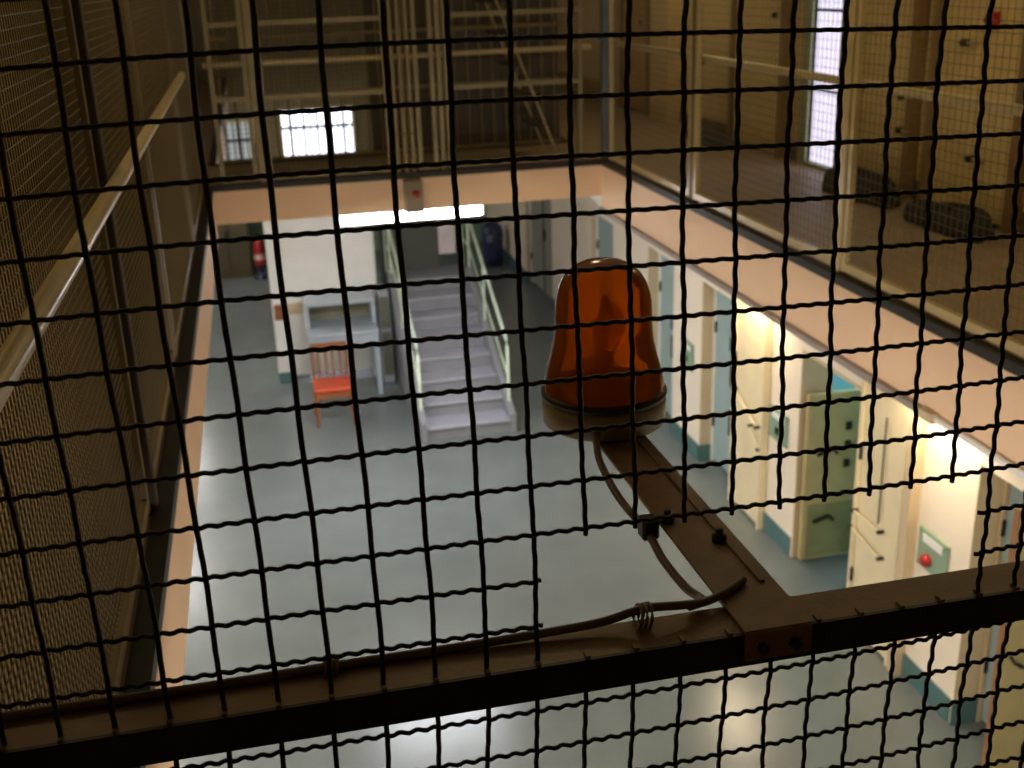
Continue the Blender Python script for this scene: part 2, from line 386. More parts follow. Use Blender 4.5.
MB().prism([(-.77, FB-.031), (-.63, FB-.031), (-.65, FB-.1), (-.75, FB-.1)], 0, .22, 1.38).build('diffuser', e_cool, t)
area('lamp_light', (.8, -.62, FB-.13), (math.radians(62), 0, 0), 1.1, .12, P_LEFT*1.8, (1, .92, .80), t)
for k, (x, y) in enumerate(((-1.35, 2.2), (-1.35, 5.6), (2.95, 3.2), (2.95, 8.6), (.8, 3.4))):
    t = thing('ceiling_light', (x, y, ZC), ['dim round ceiling light over the near left gallery', 'dim round ceiling light over the far left gallery', 'dim round ceiling light over the near right gallery', 'dim round ceiling light over the far right gallery', 'dim round ceiling light over the middle of the open well'][k], 'lamp', 'dim round ceiling lights')
    MB().lathe([(0, -.001), (.16, -.001), (.16, -.03), (.13, -.035)], (x, y, ZC), 24).build('rim', m_lampbody, t)
    MB().lathe([(.13, -.032), (.12, -.07), (.07, -.1), (0, -.11)], (x, y, ZC), 24).build('globe', e_dim, t)
    l = bpy.data.lights.new('lamp_light', 'POINT'); l.energy = P_UPPER; l.color = (1, .82, .45); l.shadow_soft_size = .12
    o = bpy.data.objects.new('lamp_light', l); COL.objects.link(o); o.location = (x, y, ZC-.25); o.parent = t; o.matrix_parent_inverse = Matrix.Translation(-t.location)
t = thing('ceiling_light', (4.4, 6.2, FB-.04), 'added cool light inside the open cell, in place of its window light', 'lamp')  # added lamp standing in for the window light of the cell
MB().lathe([(0, -.001), (.14, -.001), (.13, -.05), (0, -.07)], (4.4, 6.2, FB-.04), 20).build('globe', e_cool, t)
l = bpy.data.lights.new('lamp_light', 'POINT'); l.energy = P_CELL; l.color = (.75, .95, 1); l.shadow_soft_size = .1
o = bpy.data.objects.new('lamp_light', l); COL.objects.link(o); o.location = (4.4, 6.2, FB-.25); o.parent = t; o.matrix_parent_inverse = Matrix.Translation(-t.location)

# conduit along the lower edge of the right fascia, alarm on the bridge
t = thing('cable_trunking', (XR, 3.5, FB), 'grey cable trunking along the lower edge of the right gallery', 'trunking')
box('trunk', mat('grey_trunking', (150, 140, 136), .4), (XR-.03, XR+.0, 2.75, YB-.02, FB-.03, FB+.0), t)
tube('conduit', m_white, [(XR-.012, 0, FB-.014), (XR-.012, 2.68, FB-.014)], .016, t)
box('coupling', m_jamb, (XR-.04, XR, 2.66, 2.76, FB-.035, FB+.008), t, .004)
t = thing('alarm_box', (.79, YB, -.15), 'small grey alarm box with a red lamp on the bridge edge', 'alarm')
box('case', mat('taupe_case', (132, 118, 98), .5), (.72, .86, YB-.075, YB-.001, -.285, -.035), t, .008)
k = MB().lathe([(.028, 0), (.028, .02), (.02, .04), (0, .046)], (0, 0, 0), 14).build('red_lamp', m_red, t)
k.matrix_parent_inverse = Matrix.Identity(4); k.rotation_euler = (PI/2, 0, 0); k.location = (.015, -.075, .01)
tube('lead', m_steel, [(.79, YB-.04, -.285), (.80, YB-.04, -.33), (.83, YB-.02, -.37)], .006, t, 6)

# ------------------------------------------------------------------ screens of fine wire round the galleries
def fine_mesh(P0, P1, z0, z1, pitch, r):
    mb = MB(); P0 = Vector(P0); P1 = Vector(P1); d = (P1-P0); L = d.length; d.normalize(); nrm = Vector((-d.y, d.x, 0))
    def rod(a, b, u, v):
        vs = []
        for p in (a, b):
            for k in range(4): vs.append(p + u*r*math.cos(PI/2*k) + v*r*math.sin(PI/2*k))
        mb.add(vs, [(0,1,5,4), (1,2,6,5), (2,3,7,6), (3,0,4,7)])
    n = int(L/pitch)
    for i in range(1, n):
        q = P0 + d*(L*i/n); rod(Vector((q.x, q.y, z0)) + nrm*r, Vector((q.x, q.y, z1)) + nrm*r, d, nrm)
    n = int((z1-z0)/pitch)
    for i in range(1, n):
        z = z0+(z1-z0)*i/n; rod(Vector((P0.x, P0.y, z)) - nrm*r, Vector((P1.x, P1.y, z)) - nrm*r, Vector((0,0,1)), nrm)
    return mb
def bar_between(name, m, a, b, h, wd, parent):          # flat bar along a horizontal line, h tall, wd deep
    a = Vector(a); b = Vector(b); d = (b-a).normalized(); n = Vector((-d.y, d.x, 0))*wd/2; u = Vector((0,0,h/2))
    vs = [a-n-u, a+n-u, a+n+u, a-n+u, b-n-u, b+n-u, b+n+u, b-n+u]
    return MB().add(vs, [(0,1,2,3), (7,6,5,4), (0,4,5,1), (1,5,6,2), (2,6,7,3), (3,7,4,0)]).build(name, m, parent)
def screen(P0, P1, label, pitch, r, mf, mw, rails=(), top=2.15, post=None, group=None, stiles=True):
    c = ((P0[0]+P1[0])/2, (P0[1]+P1[1])/2, 0)
    t = thing('mesh_screen', c, label, 'mesh screen', group)
    d = (Vector((*P1, 0))-Vector((*P0, 0))).normalized()
    a = Vector((*P0, 0))+d*.02; b = Vector((*P1, 0))-d*.02
    bar_between('bottom_rail', mf, (a.x, a.y, .045), (b.x, b.y, .045), .04, .03, t)
    bar_between('top_rail', mf, (a.x, a.y, top), (b.x, b.y, top), .04, .03, t)
    for z in rails: bar_between('mid_rail', mf, (a.x, a.y, z), (b.x, b.y, z), .035, .03, t)
    if stiles:
        for q in (a, b): box('stile', mf, (q.x-.016, q.x+.016, q.y-.016, q.y+.016, .02, top+.02), t)
    f = fine_mesh(a, b, .06, top-.02, pitch, r).build('wire_infill', mw, t, recalc=False); f['kind'] = 'stuff'
    return t
gl, gr, gb = 'fine wire screens along the left gallery', 'fine wire screens along the right gallery', 'fine wire screens along the bridge'
PY = 1.9; xl = XL-.07; xr = XR+.055; yb = YB+.055
LY = [0.06, PY, 3.3, 5.4, 7.38]
for k in range(4):
    screen((xl, LY[k]+.03), (xl, LY[k+1]-.03), ['dark fine wire screen on the left gallery nearest the viewer', 'fine wire screen on the left gallery just past the dark post', 'fine wire screen on the left gallery, third from the viewer', 'fine wire screen on the left gallery next to the bridge'][k], .024, .0016, m_post, m_meshd, group=gl)
RY = [0.03, 1.8, 3.66, 5.6, 7.38]
for k in range(4):
    screen((xr, RY[k]+.03), (xr, RY[k+1]-.03), ['fine wire screen on the right gallery nearest the viewer', 'fine wire screen on the right gallery before the dark bundles', 'fine wire screen on the right gallery before the daylit opening', 'fine wire screen on the right gallery next to the bridge'][k], .042, .0014, m_rail, m_mesh, group=gr)
BX = [(-.66, -.31), (-.31, .70), (.82, 1.05), (1.05, 2.2)]
for k in range(4):
    screen((BX[k][0]+.035, yb), (BX[k][1]-.035, yb), ['narrow fine wire screen at the left end of the bridge', 'fine wire screen on the bridge in front of the bright window', 'narrow fine wire screen in the middle of the bridge', 'wide fine wire screen at the right end of the bridge'][k], .034, .0013, m_grille, m_meshd, (.62, 1.14) if k != 2 else (), group=gb)
def post(x, y, wx, wy, m, label, z1=ZC, group='screen posts on the gallery edges'):
    t = thing('screen_post', (x, y, 0), label, 'post', group)
    box('shaft', m, (x-wx/2, x+wx/2, y-wy/2, y+wy/2, .008, z1-.001), t, .004)
    box('foot_plate', m, (x-wx/2-.004, x+wx/2+.004, y-wy/2-.004, y+wy/2+.004, .0, .0079), t)
    box('head_plate', m, (x-wx/2-.004, x+wx/2+.004, y-wy/2-.004, y+wy/2+.004, z1-.012, z1-.001), t)
    return t
m_postd = mat('dark_brown_post_paint', (62, 52, 34), .8, var=.1)
post(xl, PY, .07, .05, m_postd, 'broad dark brown post on the left gallery edge')
post(xl, 3.3, .045, .045, m_post, 'slim taupe post on the left gallery edge past the dark post')
post(xl, 5.4, .045, .045, m_post, 'slim taupe post on the left gallery edge near the bridge')
post(xl+.01, yb, .06, .06, m_postb, 'blue-grey corner post at the left end of the bridge')
post(xr, yb, .07, .06, m_postb, 'blue-grey corner post at the right end of the bridge')
post(xr, 5.6, .04, .04, m_post, 'slim cream post on the right gallery edge near the bridge')
post(xr, 3.66, .05, .05, m_rail, 'cream post on the right gallery edge beside the dark bundles')
post(xr, 1.8, .05, .05, m_rail, 'cream post on the right gallery edge nearest the viewer')
post(-.31, yb, .06, .05, m_grille, 'cream post on the bridge left of the bright window')
post(1.05, yb, .035, .04, m_grille, 'slim cream post on the bridge right of the pipe cluster')
for k, x in enumerate((.70, .76, .82)):
    t = thing('riser_pipe', (x, yb, 0), ['left pipe of the three riser pipes on the bridge', 'middle pipe of the three riser pipes on the bridge', 'right pipe of the three riser pipes on the bridge'][k], 'pipe', 'three riser pipes on the bridge')
    tube('pipe', m_grille, [(x, yb, .001), (x, yb, ZC-.001)], .018, t, 10)
    for z in (.3, 1.3): tube('clip', m_post, [(x, yb, z-.012), (x, yb, z+.012)], .023, t, 10)
# handrails
def handrail(label, pts, r, m, brackets):
    t = thing('handrail', pts[0], label, 'handrail', 'gallery handrails')
    tube('rail', m, pts, r, t, 12)
    for (a, b) in brackets: tube('bracket', m_steel, [a, b], .008, t, 6)
handrail('cream tubular handrail on the left gallery screen', [(XL-.005, .08, .955), (XL-.005, 5.4, .955)], .02, m_rail, [((XL-.005, y, .945), (xl+.048, y, .915)) for y in (PY,)]+[((XL-.005, y, .945), (xl+.024, y, .90)) for y in (3.3, 5.385)])
handrail('cream tubular handrail on the right gallery screen', [(xr+.06, .05, .885), (xr+.06, YB+.0, .885)], .022, m_rail, [((xr+.06, y, .875), (xr+.027, y, .83)) for y in (1.8, 3.66, 5.6)])
handrail('cream tubular handrail across the bridge', [(-.66, yb+.06, .86), (2.25, yb+.06, .86)], .02, m_rail, [((x, yb+.06, .85), (x, yb+.038, .82)) for x in (-.31, 1.05)])

# barred grille and steep steps on the far side of the bridge
yg = YB2-.07
t = thing('bar_grille', (.8, yg, 0), 'tall barred grille across the far side of the bridge', 'grille')
for z in (.03, .55, 1.0, 1.5, 2.4): bar_between('cross_rail', m_grille, (-.62, yg, z), (2.25, yg, z), .03, .02, t)
for k in range(27):
    x = -.58 + k*.107
    if .02 < x < .42 and False: continue
    tube('bar', m_grille, [(x, yg, .02), (x, yg, 2.42)], .008, t, 6)
box('added_dark_sheet', m_panel_d, (.62, 2.25, yg+.025, yg+.035, .02, 2.42), t)  # added sheet hiding the lit hall beyond, dark for the gloom between bars
t = thing('steep_steps', (2.0, 8.2, 0), 'steep open steps rising behind the bridge screen', 'steps')
for dy in (0, .45):
    y = 7.75+dy
    a = Vector((2.03, y, .02)); b = Vector((1.15, y, 2.3))
    bar_between('stringer', m_rail, a, b, .05, .03, t)
for k in range(8):
    f = (k+1)/9.5; x = 2.03-.88*f; z = .02+2.28*f
    box('tread', m_steel, (x-.1, x+.06, 7.765, 8.185, z-.012, z+.012), t)

# upper gallery doors
def udoor(n, y0, y1, label, m, bolts=()):
    r = sroot('door_%d' % n, (WU, (y0+y1)/2, 0), label)
    lf = box('leaf', m, (WU-.05, WU-.002, y0+.06, y1-.06, .02, 1.9), r, .006)
    for d in ((y0, y0+.058), (y1-.058, y1)): box('frame_stile', mat('brown_frame_paint', (138, 110, 66), .5), (WU-.08, WU-.002, d[0], d[1], .001, 1.95), r)
    box('frame_head', MATS['brown_frame_paint'], (WU-.08, WU-.002, y0, y1, 1.951, 2.0), r)
    for (y, z) in bolts:
        tube('bolt', m_rail, [(WU-.07, y-.1, z), (WU-.07, y+.1, z)], .012, lf, 6)
        tube('bolt_knob', m_steel, [(WU-.051, y, z), (WU-.1, y, z)], .02, lf, 8)
    return r
m_udoor = mat('ochre_door_paint', (212, 188, 128), .45, var=.06)
udoor(9, 4.10, 4.98, 'ochre upper cell door beside the dark bundles', m_udoor, ((4.66, .97), (4.5, .35)))
udoor(10, 5.15, 5.85, 'ochre upper cell door left of the dark bundles', m_udoor, ((5.25, .62), (5.25, .42)))
udoor(11, 6.95, 7.95, 'ochre upper cell door left of the daylit opening', m_udoor, ((7.1, 1.05),))
udoor(12, 10.0, 10.9, 'ochre upper cell door beyond the pilaster', mat('amber_door_paint', (190, 150, 80), .45), ((10.2, .9),))
udoor(13, 2.6, 3.5, 'ochre upper cell door nearest the right edge', m_udoor, ((2.8, .97),))
t = thing('wall_button', (WU, 4.42, 1.1), 'small red button on the upper wall at the right edge', 'button')
box('case', m_red, (WU-.11, WU-.052, 4.39, 4.45, 1.06, 1.14), t, .01); tube('plunger', m_steel, [(WU-.11, 4.42, 1.1), (WU-.13, 4.42, 1.1)], .015, t, 8)
# dark bundles on the gallery floor
def bundle(c, sx, sy, h, label, n=14, m=14):
    t = thing('cloth_bundle', (c[0], c[1], 0), label, 'bundle', 'dark cloth bundles on the right gallery')
    rnd = random.Random(int(c[1]*100)); ph = [rnd.uniform(0, 6) for _ in range(6)]
    vs = []; fs = []
    for i in range(n+1):
        th = PI/2*i/n
        for k in range(m*2):
            a = PI*k/m
            w_ = 1+.10*math.sin(3*a+ph[0])+.06*math.sin(7*a+ph[1]+2*th)
            rr = math.cos(th)**.55*w_; z = h*math.sin(th)**.8*(1+.14*math.sin(2*a+ph[2])+.1*math.sin(5*a+ph[3]))
            vs.append((c[0]+sx*rr*math.cos(a), c[1]+sy*rr*math.sin(a), .002+max(0, z)))
    M2 = m*2
    for i in range(n):
        for k in range(M2): fs.append((i*M2+k, i*M2+(k+1)%M2, (i+1)*M2+(k+1)%M2, (i+1)*M2+k))
    fs.append(tuple(range(M2-1, -1, -1)))
    MB().add(vs, fs, True).build('cloth', m_dark, t)
    tube('tie', m_post, [(c[0]+sx*.5*math.cos(a), c[1]+sy*1.02*math.sin(a)*.2, .01+h*1.0*math.sin(a) if 0 < a < PI else .01) for a in [PI*q/10 for q in range(11)]], .008, t, 6)
bundle((3.4, 5.35), .15, .40, .15, 'low dark cloth bundle on the gallery floor below the far bolts')
bundle((3.38, 4.35), .15, .38, .12, 'dark cloth bundle on the gallery floor by the nearest screen')
bundle((3.42, 8.0), .12, .55, .09, 'flat dark cloth bundle along the wall left of the daylit opening')

# ------------------------------------------------------------------ staircase
X0, X1, Y0, NS, RS, TR = .97, 1.86, 9.08, 7, .14, .29
st = thing('staircase', ((X0+X1)/2, Y0, G), 'lilac-grey staircase with pale green rails behind the bridge lamp', 'staircase')
for i in range(NS):
    MB().box(X0+.03, X1-.03, Y0+i*TR, Y0+(i+1)*TR+.01, G+.002 if i == 0 else G+i*RS-.05, G+(i+1)*RS-.03).build('riser', m_stepd, st)
    box('tread', m_step, (X0+.03, X1-.03, Y0+i*TR-.025, Y0+(i+1)*TR-.001, G+(i+1)*RS-.03, G+(i+1)*RS), st, .006)
yt = Y0+NS*TR; zt = G+(NS+1)*RS; LD = .5
box('landing', m_stepd, (X0, X1, yt, yt+LD, zt-.16, zt), st)
for x in (X0, X1-.0):
    MB().prism([(Y0-.06, G+.002), (Y0+.12, G+.002), (yt+.02, zt-.24), (yt+.02, zt+.10), (Y0-.06, G+.2)], 0, x-.03, x+.028).build('stringer', m_stepd, st)
MB().prism([(Y0+.1, G+.003), (yt+LD, G+.003), (yt+LD, zt-.2), (yt+.02, zt-.245), (Y0+.14, G+.02)], 0, X0-.02, X0).build('side_panel', m_stepd, st)
def srail(x, y0):
    hb = .74
    z0 = G+.15
    def zl(y): return G+.1+(y-Y0)*RS/TR
    P = [(x, y0, G+.05), (x, y0, zl(y0)+hb-.05), (x, y0+.05, zl(y0+.05)+hb), (x, yt, zl(yt)+hb), (x, yt+LD-.05, zl(yt)+hb)]
    hr = tube('handrail', m_grail, P, .016, st, 10)
    tube('mid_rail', m_grail, [(x, y0, zl(y0)+hb*.5), (x, yt, zl(yt)+hb*.5), (x, yt+LD-.05, zl(yt)+hb*.5)], .011, hr, 8)
    for y in (y0+1.1, yt, yt+LD-.06): tube('baluster', m_grail, [(x, y, max(G, zl(y)-.1 if y <= yt else zt)), (x, y, (zl(y) if y <= yt else zl(yt))+hb)], .013, hr, 8)
srail(X0, Y0+.12); srail(X1, Y0+.12)
for (xx, yy) in ((X0+.1, yt+LD-.1), (X1-.1, yt+LD-.1)): box('support_post', m_stepd, (xx-.04, xx+.04, yy-.04, yy+.04, G, zt-.16), st)
# wall behind the landing
pw = sroot('wall_landing', (1.4, yt+LD+.05, G), 'dark grey partition behind the stair landing')
box('panel', mat('dim_grey_panel', (74, 76, 70), .6, var=.05), (.92, 1.60, yt+LD+.01, yt+LD+.09, G, FB-.05), pw)
box('pale_jamb', mat('pale_pink_jamb', (206, 196, 196), .5), (1.602, 1.80, yt+LD+.01, yt+LD+.09, zt+.14, FB-.05), pw)

# ------------------------------------------------------------------ booth partition, desk, chair
bp = sroot('wall_booth', (.25, 11.35, G), 'white booth partition left of the stairs')
box('panel', m_white, (-.2, .82, 11.3, 11.38, -1.98, FB-.05), bp); box('jamb', m_white, (-.36, -.202, 11.28, 11.42, G+.12, FB-.05), bp)
box('jamb_foot', m_base, (-.37, -.195, 11.27, 11.43, G, G+.12), bp)
box('band', m_jamb, (-.2, .82, 11.28, 11.38, -2.1, -1.98), bp); box('lower_panel', m_white, (-.2, .82, 11.32, 11.36, G+.06, -2.1), bp)
box('side_panel', m_white, (-.36, -.3, 11.42, 12.9, G, FB-.05), bp)
t = thing('card_holder', (-.28, 11.27, -2.02), 'orange card holder on the white booth jamb', 'card holder')
box('back', m_wood, (-.34, -.22, 11.262, 11.279, -2.15, -1.98), t); box('pocket', m_wood, (-.335, -.225, 11.245, 11.262, -2.15, -2.06), t)
dk = thing('writing_desk', (.37, 10.8, G), 'pale blue-grey writing desk with a raised shelf against the white booth', 'desk')
DX0, DX1, DY0, DY1 = -.02, .74, 10.55, 11.22
box('desktop', m_desk, (DX0, DX1, DY0, DY1, -2.2, -2.16), dk, .006)
box('back_panel', m_desk, (DX0+.02, DX1-.02, DY1-.03, DY1, -2.16, -1.9), dk)
box('shelf', m_desk, (DX0, DX1, DY1-.4, DY1, -1.92, -1.88), dk, .005)
for x in (DX0+.02, DX1-.02): box('shelf_side', m_desk, (x-.02, x+.02, DY1-.38, DY1-.031, -2.159, -1.921), dk)
box('shelf_back', mat('dim_olive_panel', (120, 118, 96), .6), (DX0+.041, DX1-.041, DY1-.06, DY1-.031, -2.159, -1.921), dk)
box('apron', m_desk, (DX0+.05, DX1-.05, DY0+.02, DY0+.04, -2.3, -2.2), dk)
for x in (DX0+.03, DX1-.03):
    for y in (DY0+.03, DY1-.03): box('leg', m_desk, (x-.025, x+.025, y-.025, y+.025, G, -2.2), dk, .004)
t = thing('metal_locker', (.86, 11.0, G), 'dim grey narrow locker between desk and staircase', 'locker')
box('body', mat('locker_grey', (150, 156, 164), .5), (.79, .91, 10.9, 11.26, G, -1.84), t, .006)
box('door', mat('locker_dark', (100, 100, 84), .5), (.80, .90, 10.888, 10.899, -2.25, -1.9), t)
box('lower_door', MATS['locker_dark'], (.80, .90, 10.888, 10.899, -2.8, -2.3), t)
ch = thing('wooden_chair', (.17, 9.95, G), 'wooden chair with red seat in front of the writing desk', 'chair')
cx, cy_ = .165, 9.95; hw = .185; sz = G+.37
MB().bbox(cx-hw-.01, cx+hw+.01, cy_-.19, cy_+.19, sz-.01, sz+.035, .015).build('seat', m_redseat, ch)
box('seat_frame', m_wood, (cx-hw, cx+hw, cy_-.18, cy_+.18, sz-.07, sz-.011), ch)
for sx in (-1, 1):
    tube('leg', m_wood, [(cx+sx*hw, cy_-.18, G), (cx+sx*(hw-.01), cy_-.17, sz-.02)], [.014, .02], ch, 8)
    tube('leg', m_wood, [(cx+sx*(hw+.005), cy_+.22, G), (cx+sx*(hw-.015), cy_+.18, sz)], [.014, .02], ch, 8)
    tube('back_post', m_wood, [(cx+sx*(hw-.015), cy_+.17, sz), (cx+sx*(hw-.01), cy_+.20, sz+.22), (cx+sx*(hw-.01), cy_+.24, sz+.39)], .016, ch, 8)
    tube('stretcher', m_wood, [(cx+sx*hw, cy_-.17, G+.18), (cx+sx*hw, cy_+.2, G+.18)], .01, ch, 6)
tube('stretcher', m_wood, [(cx-hw, cy_, G+.18), (cx+hw, cy_, G+.18)], .01, ch, 6)
MB().bbox(cx-hw-.005, cx+hw+.005, cy_+.215, cy_+.245, sz+.33, sz+.40, .01).build('top_rail', m_wood, ch)
for k in range(4):
    x = cx-.11+k*.073; tube('spindle', m_wood, [(x, cy_+.175, sz+.02), (x, cy_+.225, sz+.34)], .011, ch, 6)

# ------------------------------------------------------------------ far end things
t = thing('waste_bin', (3.1, 15.9, G), 'dark blue round-topped bin at the far end of the hall', 'bin')
MB().lathe([(0, 0), (.15, 0), (.165, .1), (.165, .45)], (3.1, 15.9, G), 24).build('body', m_navy, t)
MB().lathe([(.175, .45), (.175, .5), (.155, .6), (.1, .67), (0, .69)], (3.1, 15.9, G), 24).build('lid', m_navy, t)
box('flap', mat('pale_blue_flap', (120, 140, 170), .4), (2.98, 3.06, 15.71, 15.74, G+.4, G+.5), t)
t = thing('storage_cabinet', (-.8, 16.6, G), 'dark olive cabinet in the passage left of the booth', 'cabinet')
m_cab = mat('dark_olive_cabinet', (84, 76, 52), .6, var=.12)
box('body', m_cab, (-1.25, -.6, 16.45, 16.9, G, -1.4), t, .008)
for x0 in (-1.24, -.92): box('door', m_cab, (x0, x0+.31, 16.43, 16.449, G+.1, -1.45), t, .004)
for x in (-.95, -.9): box('handle', m_steel, (x-.008, x+.008, 16.41, 16.429, -2.3, -2.15), t)
t = thing('fire_extinguisher', (-.47, 16.3, G), 'red fire extinguisher on a blue stand beside the olive cabinet', 'extinguisher')
MB().lathe([(0, .2), (.075, .2), (.08, .23), (.08, .52), (.06, .58), (.03, .61), (.03, .65), (0, .65)], (-.47, 16.3, G), 20).build('cylinder', m_red, t)
MB().lathe([(0, 0), (.1, 0), (.1, .03), (.03, .05), (.03, .2), (.085, .2), (.085, .22), (0, .22)], (-.47, 16.3, G), 20).build('stand', m_navy, t)
box('valve', m_steel, (-.5, -.44, 16.28, 16.32, G+.65, G+.7), t)
tube('hose', m_steel, [(-.47, 16.26, G+.67), (-.40, 16.22, G+.62), (-.38, 16.22, G+.4)], .012, t, 8)
MB().lathe([(.081, .3), (.0815, .31), (.0815, .38), (.081, .39)], (-.47, 16.3, G), 20).build('label_band', mat('pink_paper', (226, 190, 180), .6), t)

# ------------------------------------------------------------------ the near crimped mesh, bar, bracket, beacon, cable
PCH = .065; Z6 = 15.92177*PCH
TT = [(0,0),(1,0),(0,1),(2,0),(1,1),(0,2),(3,0),(2,1),(1,2),(0,3)]
PXC = [0.00759, 0.0121, 0.01668, -0.01264, 0.00377, -0.00848, -0.0224, 0.00209, -0.00351, -0.02506]
PZC = [-0.0016, -0.00493, -0.01565, 0.00042, 0.00879, 0.00419, 0.00607, 0.01803, 0.00408, 0.02974]
def grid(c, r):                       # the panel is a little bowed and pulled out of square
    a = max(-10.5, min(10.5, c))/10; b = max(-7.5, min(7.5, r-8))/10
    dx = sum(k*a**m*b**n for k, (m, n) in zip(PXC, TT)); dz = sum(k*a**m*b**n for k, (m, n) in zip(PZC, TT))
    return c*PCH+dx, (6-r)*PCH+Z6+dz
scr = thing('wire_mesh_screen', (.75, 0, 0), 'black crimped wire mesh screen right in front of the viewer', 'mesh screen')
C0, C1, RA, RB = -13, 34, -8, 19
WRAD = .0034
def vwire(c, r0, r1):
    pts = []; n = max(2, int((r1-r0)*10)); rnd = random.Random(c*13+5); ph = rnd.uniform(-.25, .25)
    for k in range(n+1):
        r = r0+(r1-r0)*k/n; x, z = grid(c, r)
        pts.append((x+.0007*math.sin(r*2.1+c), -.0017*math.cos(4*PI*(r+ph*.2))-.001*math.cos(PI*(r+c)), z))
    MB().tube(pts, WRAD, 6).build('wire', m_wire, scr, recalc=False)
def hwire(r, c0, c1):
    pts = []; n = max(2, int((c1-c0)*14))
    for k in range(n+1):
        c = c0+(c1-c0)*k/n; x, z = grid(c, r)
        pts.append((x, .0026*math.cos(6*PI*c+r)+.001, z+.0003*math.sin(6*PI*c+r)))
    MB().tube(pts, WRAD*.88, 6).build('wire', m_wire, scr, recalc=False)
RBAR = 12.92
for c in range(C0, C1+1):
    if 0 <= c <= 8:
        vwire(c, RA, 10.12); vwire(c, RBAR, RB)
    else: vwire(c, RA, RB)
for r in range(RA, RB+1):
    if r in (11, 12): hwire(r, C0, -.88); hwire(r, 8.78, C1)
    elif r == 13: continue
    else: hwire(r, C0, C1)
zb0, zb1 = .537, .586
xa, xb = XL-.26, XR+.02
m_bar = MB().box(xa, xb, -.0115, -.0055, zb0, zb1).build('bar_face', m_ironk, scr)  # unlit viewer side of the brown bar, its shade put into the colour
box('bar_flange', m_iron, (xa, xb, -.0055, .063, zb1-.005, zb1), scr)
for c in range(C0, C1+1):              # weld spots where the wires meet the bar
    x, z = grid(c, RBAR)
    box('weld_spot', m_iron, (x-.003, x+.003, -.0085, .006, zb1, zb1+.004), scr)
for x in (xa+.02, xb-.02): box('end_post', m_ironk, (x-.02, x+.02, -.02, .02, 0.0, ZC-.001), scr)
box('top_bar', m_ironk, (xa, xb, -.012, .012, 1.93, 1.97), scr)
box('bottom_bar', m_ironk, (xa, xb, -.012, .012, .165, .2), scr)

# bracket
bk = thing('mounting_bracket', (.262, 0, zb1), 'brown flat iron bracket bolted over the bar and carrying the amber beacon', 'bracket')
bx0, bx1 = .226, .322
prof = [(-.0125, .548), (-.0175, .548), (-.0175, .588), (-.014, .5925), (.80, .5925), (.80, .5868), (-.0105, .5868), (-.0125, .585)]
MB().prism(prof, 0, bx0, bx1).build('arm', m_iron, bk)
box('rib', m_iron, (bx1-.024, bx1-.016, .10, .70, .5925, .5965), bk)
for x in (.25, .297):
    b_ = MB().lathe([(0, .009), (.008, .009), (.009, .006), (.009, 0)], (0, 0, 0), 6).build('bolt', m_ironk, bk)
    b_.matrix_parent_inverse = Matrix.Identity(4); b_.rotation_euler = (PI/2, 0, 0); b_.location = (x-.262, -.0175, .566-zb1)
for (x, y) in ((.292, .235), (.238, .318)):
    MB().lathe([(0, .0), (.012, .0), (.012, .009), (.006, .012), (.006, .02), (0, .02)], (x, y, .5926), 10).build('stud', m_ironk, bk)

# beacon
BXc, BYc, BZ = .270, .765, .5927
be = thing('warning_beacon', (BXc, BYc, BZ), 'amber rotating warning beacon standing on the iron bracket', 'beacon')
c0 = (BXc, BYc, BZ)
m_bbase = mat('grey_beige_beacon_base', (128, 116, 92), .45, var=.08)
MB().lathe([(0, 0), (.112, 0), (.120, .006), (.1215, .05), (.119, .056), (0, .056)], c0, 48).build('base', m_bbase, be)
MB().lathe([(.10, .056), (.1215, .057), (.1225, .062), (.1225, .068), (.118, .072), (.10, .072)], c0, 48).build('gasket', m_ironk, be)
m_amb = bpy.data.materials.new('amber_lens'); m_amb.use_nodes = True; nt = m_amb.node_tree; nt.nodes.clear()
out = nt.nodes.new('ShaderNodeOutputMaterial'); tr = nt.nodes.new('ShaderNodeBsdfTransparent'); df = nt.nodes.new('ShaderNodeBsdfTranslucent'); dd = nt.nodes.new('ShaderNodeBsdfDiffuse')
gls = nt.nodes.new('ShaderNodeBsdfGlossy'); mx = nt.nodes.new('ShaderNodeMixShader'); mx2 = nt.nodes.new('ShaderNodeMixShader'); mx3 = nt.nodes.new('ShaderNodeMixShader'); fr = nt.nodes.new('ShaderNodeFresnel')
nz = nt.nodes.new('ShaderNodeTexNoise'); nz.inputs['Scale'].default_value = 9; rp = nt.nodes.new('ShaderNodeValToRGB')
rp.color_ramp.elements[0].color = (.90, .36, .035, 1); rp.color_ramp.elements[1].color = (.97, .46, .06, 1)
nt.links.new(nz.outputs['Fac'], rp.inputs['Fac']); nt.links.new(rp.outputs['Color'], tr.inputs['Color'])
df.inputs['Color'].default_value = (1.0, .36, .018, 1); dd.inputs['Color'].default_value = (.8, .25, .012, 1)
gls.inputs['Roughness'].default_value = .12; fr.inputs['IOR'].default_value = 1.3
nt.links.new(df.outputs[0], mx3.inputs[1]); nt.links.new(dd.outputs[0], mx3.inputs[2]); mx3.inputs[0].default_value = .3
mx.inputs[0].default_value = .5; nt.links.new(tr.outputs[0], mx.inputs[1]); nt.links.new(mx3.outputs[0], mx.inputs[2])
nt.links.new(fr.outputs[0], mx2.inputs[0]); nt.links.new(mx.outputs[0], mx2.inputs[1]); nt.links.new(gls.outputs[0], mx2.inputs[2]); nt.links.new(mx2.outputs[0], out.inputs[0])
pr = [(.1165, .066), (.1165, .085), (.112, .105), (.102, .14), (.0955, .17), (.093, .20), (.0915, .24), (.0885, .258), (.082, .279), (.072, .296), (.057, .310), (.038, .319), (.018, .3235), (0, .3245)]
